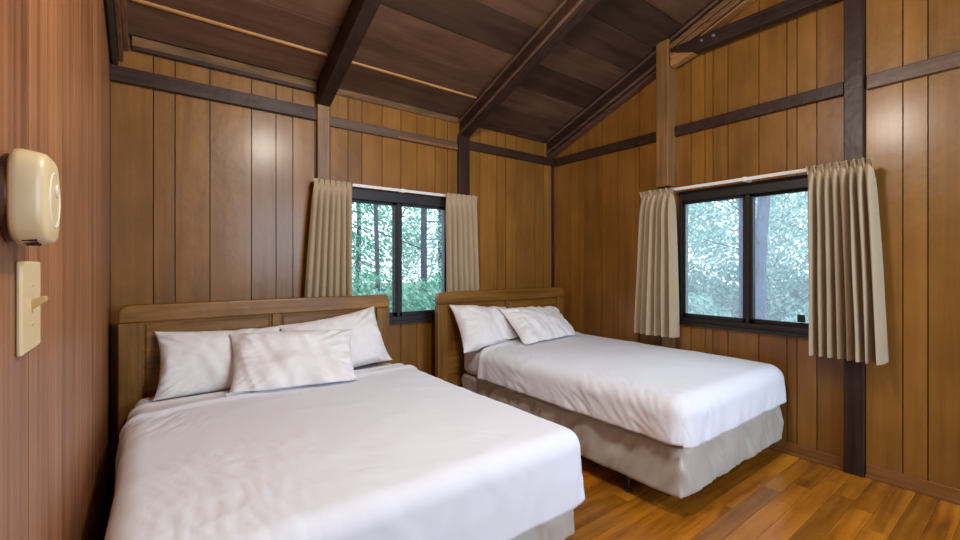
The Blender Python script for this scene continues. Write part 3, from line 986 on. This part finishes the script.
for q in range(4):
    bm = bmesh.new()
    a = R(-126 + q * 8)
    rr_ = (r0 - 0.004) * se(a, 3.6)
    c_ = Vector((XL + 0.034, AY + rr_ * math.cos(a), AZ + rr_ * math.sin(a)))
    tg = Vector((0, -math.sin(a), math.cos(a)))
    rd = Vector((0, math.cos(a), math.sin(a)))
    pv = []
    for sx, st, sr in ((-1, -1, -1), (1, -1, -1), (1, 1, -1), (-1, 1, -1), (-1, -1, 1), (1, -1, 1), (1, 1, 1), (-1, 1, 1)):
        pv.append(bm.verts.new(c_ + Vector((0.009 * sx, 0, 0)) + tg * 0.0013 * st + rd * 0.0045 * sr))
    for f in ((0, 3, 2, 1), (4, 5, 6, 7), (0, 1, 5, 4), (1, 2, 6, 5), (2, 3, 7, 6), (3, 0, 4, 7)):
        bm.faces.new([pv[i] for i in f])
    hang(obj('vent_slot', bm, M['slot']), root)
bm = bmesh.new()
ring_lathe(bm, [(XL + 0.0565, 0.050), (XL + 0.0590, 0.048), (XL + 0.0590, 0.046), (XL + 0.0565, 0.044)], AY, AZ)
hang(obj('face_ring', bm, M['cream2'], smooth=True), root)
bm = bmesh.new()
tube(bm, (XL + 0.0575, AY + 0.01, AZ + 0.018), (XL + 0.061, AY + 0.01, AZ + 0.018), 0.012, 0.011, 20)
hang(obj('test_button', bm, M['cream2'], bevel=0.001), root)

root = empty('light_switch', (XL, 1.195, 1.2))
tag(root, 'cream switch plate with tan toggle on the red-stained wall', 'light switch')
bm = bmesh.new()
box(bm, XL, XL + 0.009, 1.114, 1.278, 1.114, 1.286)
hang(obj('plate', bm, M['cream'], bevel=0.005, seg=3), root)
bm = bmesh.new()
pts = [(XL + 0.008, 1.192), (XL + 0.008, 1.212), (XL + 0.026, 1.219), (XL + 0.031, 1.216), (XL + 0.030, 1.209)]
prism(bm, pts, lambda u, v, t: (u, t, v), 1.188, 1.202)
hang(obj('toggle', bm, M['tan'], bevel=0.002), root)
for yy, zz in ((1.195, 1.165), (1.195, 1.24)):
    bm = bmesh.new()
    tube(bm, (XL + 0.0085, yy, zz), (XL + 0.0105, yy, zz), 0.004, 0.003, 10)
    hang(obj('screw', bm, M['tan']), root)

# ------------------------------------------------------------------ outdoors
bm = bmesh.new()
box(bm, -20, 45, YB + 0.6, 45, -0.9, -0.6)
box(bm, XR + 0.6, 45, -20, YB + 0.6, -0.9, -0.6)
tag(obj('ground', bm, M['ground']), kind='structure')

def leaf_cloud(n, rx, ry, rz, size, seed, hollow=0.3):
    r = random.Random(seed)
    bm = bmesh.new()
    for _ in range(n):
        while True:
            p = Vector((r.uniform(-1, 1), r.uniform(-1, 1), r.uniform(-1, 1)))
            if p.length < 1 and noise.noise(p * 2.6 + Vector((seed, 0, 0))) > -0.05 - 0.25 * r.random():
                break
        p = Vector((p.x * rx, p.y * ry, p.z * rz))
        q = Vector((r.gauss(0, 1), r.gauss(0, 1), r.gauss(0, 1))).normalized()
        u = q.orthogonal().normalized()
        v = q.cross(u)
        s = size * r.uniform(0.6, 1.3)
        bm.faces.new([bm.verts.new(p + s * (a * u + b * v)) for a, b in ((-1, 0), (0, -0.5), (1, 0), (0, 0.5))])
    me = bpy.data.meshes.new('crown')
    bm.to_mesh(me)
    bm.free()
    return me

CR = [leaf_cloud(7000, 1.5, 1.5, 1.5, 0.07, s) for s in (1, 2, 3)]
CRb = [leaf_cloud(7000, 1.7, 1.7, 1.9, 0.056, s) for s in (4, 5, 6)]
def trunk(bm, x, y, z0, z1, r, seed, lean=0.0):
    pts = []
    n = 12
    for i in range(n + 1):
        t = i / n
        pts.append((Vector((x + lean * t + 0.12 * r / 0.1 * noise.noise(Vector((t * 2.5, seed, 0))), y + 0.1 * noise.noise(Vector((t * 2.5, seed, 7))), z0 + (z1 - z0) * t)), r * (1 - 0.35 * t)))
    rings = []
    for q, (p, a) in enumerate(pts):
        rings.append([bm.verts.new(p + a * (1 + 0.12 * noise.noise(Vector((i * 1.3, q * 0.5, seed)))) * Vector((math.cos(i * PI / 8), math.sin(i * PI / 8), 0))) for i in range(16)])
    for A, B in zip(rings[:-1], rings[1:]):
        for i in range(16):
            bm.faces.new((A[i], A[(i + 1) % 16], B[(i + 1) % 16], B[i]))
    bm.faces.new(rings[-1])
    return pts
def tree(name, x, y, r, h, crown, cz, cs, leaf, barkm, label, cat, seed, lean=0.0, limbs=0, squash=1.0):
    root = empty(name, (x, y, -0.6))
    tag(root, label, cat, 'trees and shrubs outside the windows')
    bm = bmesh.new()
    pts = trunk(bm, x, y, -0.6, h, r, seed, lean)
    hang(obj('trunk', bm, barkm, smooth=True), root)
    rr = random.Random(seed)
    for k in range(limbs):
        p = pts[4 + (k * 5) % 7][0]
        a = rr.uniform(0, 2 * PI)
        bm = bmesh.new()
        d = Vector((math.cos(a), math.sin(a), rr.uniform(-0.2, 0.5)))
        m = p + d * 0.8 + Vector((0, 0, rr.uniform(-0.1, 0.15)))
        tube(bm, p, m, r * 0.2, r * 0.13, 8)
        tube(bm, m, m + Vector((d.x * 0.7 + rr.uniform(-0.3, 0.3), d.y * 0.7 + rr.uniform(-0.3, 0.3), d.z * 0.8)), r * 0.13, r * 0.05, 8)
        hang(obj('limb', bm, barkm, smooth=True), root)
    me = crown.copy()
    me.materials.clear()
    me.materials.append(leaf)
    c = bpy.data.objects.new('crown', me)
    COL.objects.link(c)
    c.parent = root
    c.location = (0, 0, cz + 0.6)
    c.scale = (cs, cs, cs * squash)
    c.rotation_euler = (0, 0, rr.uniform(0, 6))
# seen through the back window
tree('tree', 2.96, 6.8, 0.042, 5.0, CRb[0], 5.2, 1.0, M['leaf_green'], M['bark_dark'], 'slim dark-trunked tree seen through the first pane of the back window', 'tree', 11, 0.05, 3)
tree('tree', 4.22, 7.5, 0.07, 6.0, CRb[1], 5.6, 1.0, M['leaf_green'], M['bark_dark'], 'dark-trunked tree with bare limbs seen through the second pane of the back window', 'tree', 12, 0.1, 6)
tree('shrub', 2.75, 6.3, 0.03, 0.6, CR[0], 0.25, 0.62, M['leaf_green'], M['bark_dark'], 'green bushy shrub low in the first pane of the back window', 'shrub', 13)
tree('shrub', 4.15, 6.6, 0.03, 0.6, CR[1], 0.2, 0.62, M['leaf_green'], M['bark_dark'], 'leafy shrub low in the second pane of the back window', 'shrub', 14)
tree('tree', 4.3, 11.0, 0.08, 4.0, CRb[2], 2.2, 1.0, M['leaf_green'], M['bark_dark'], 'leafy tree farther off behind the slim dark trunk', 'tree', 15, 0, 3)
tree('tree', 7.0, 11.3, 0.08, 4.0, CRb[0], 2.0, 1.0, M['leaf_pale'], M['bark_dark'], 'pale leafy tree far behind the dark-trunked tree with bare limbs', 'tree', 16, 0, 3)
tree('tree', 1.15, 8.4, 0.06, 5.0, CRb[2], 2.4, 1.0, M['leaf_green'], M['bark_dark'], 'leafy tree outside, behind the wider back curtain', 'tree', 27, 0, 3)
# seen through the right-hand window
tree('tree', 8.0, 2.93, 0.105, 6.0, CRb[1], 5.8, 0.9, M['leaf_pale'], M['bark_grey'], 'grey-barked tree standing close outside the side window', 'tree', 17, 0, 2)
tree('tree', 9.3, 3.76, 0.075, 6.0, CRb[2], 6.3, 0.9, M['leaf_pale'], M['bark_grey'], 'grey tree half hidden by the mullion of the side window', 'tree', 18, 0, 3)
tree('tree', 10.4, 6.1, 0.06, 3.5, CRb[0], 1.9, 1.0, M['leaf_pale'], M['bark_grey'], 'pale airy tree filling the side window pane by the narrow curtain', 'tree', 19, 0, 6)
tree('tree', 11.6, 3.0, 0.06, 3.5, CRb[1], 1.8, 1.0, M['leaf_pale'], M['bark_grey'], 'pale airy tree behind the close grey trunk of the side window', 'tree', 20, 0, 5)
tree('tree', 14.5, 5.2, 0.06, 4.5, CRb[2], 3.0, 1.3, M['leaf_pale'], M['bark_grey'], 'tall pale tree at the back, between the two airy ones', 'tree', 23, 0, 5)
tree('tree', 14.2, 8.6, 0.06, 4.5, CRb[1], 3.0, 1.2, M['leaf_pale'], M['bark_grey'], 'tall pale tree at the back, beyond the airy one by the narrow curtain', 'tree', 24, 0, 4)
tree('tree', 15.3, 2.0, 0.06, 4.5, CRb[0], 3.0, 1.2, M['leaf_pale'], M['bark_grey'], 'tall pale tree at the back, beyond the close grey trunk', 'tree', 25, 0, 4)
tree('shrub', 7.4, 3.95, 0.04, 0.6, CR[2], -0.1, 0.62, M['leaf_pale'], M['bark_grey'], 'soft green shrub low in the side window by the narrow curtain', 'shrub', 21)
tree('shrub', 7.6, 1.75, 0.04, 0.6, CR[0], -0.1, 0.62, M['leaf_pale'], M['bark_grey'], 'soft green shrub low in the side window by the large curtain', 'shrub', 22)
for x, y, hh, lab in ((12.5, 7.0, 0.9, 'first low bush of the hedge beyond the side window, by the narrow curtain'), (12.8, 4.9, 0.9, 'middle low bush of the hedge beyond the side window'),
                      (13.0, 2.8, 0.9, 'low bush of the hedge beyond the side window, behind the close grey trunk'), (13.2, 0.8, 0.9, 'last low bush of the hedge beyond the side window, by the large curtain')):
    tree('shrub', x, y, 0.04, 0.6, CR[int(y) % 3], 0.2, 0.95, M['leaf_pale'], M['bark_grey'], lab, 'shrub', int(y * 10), squash=0.9)
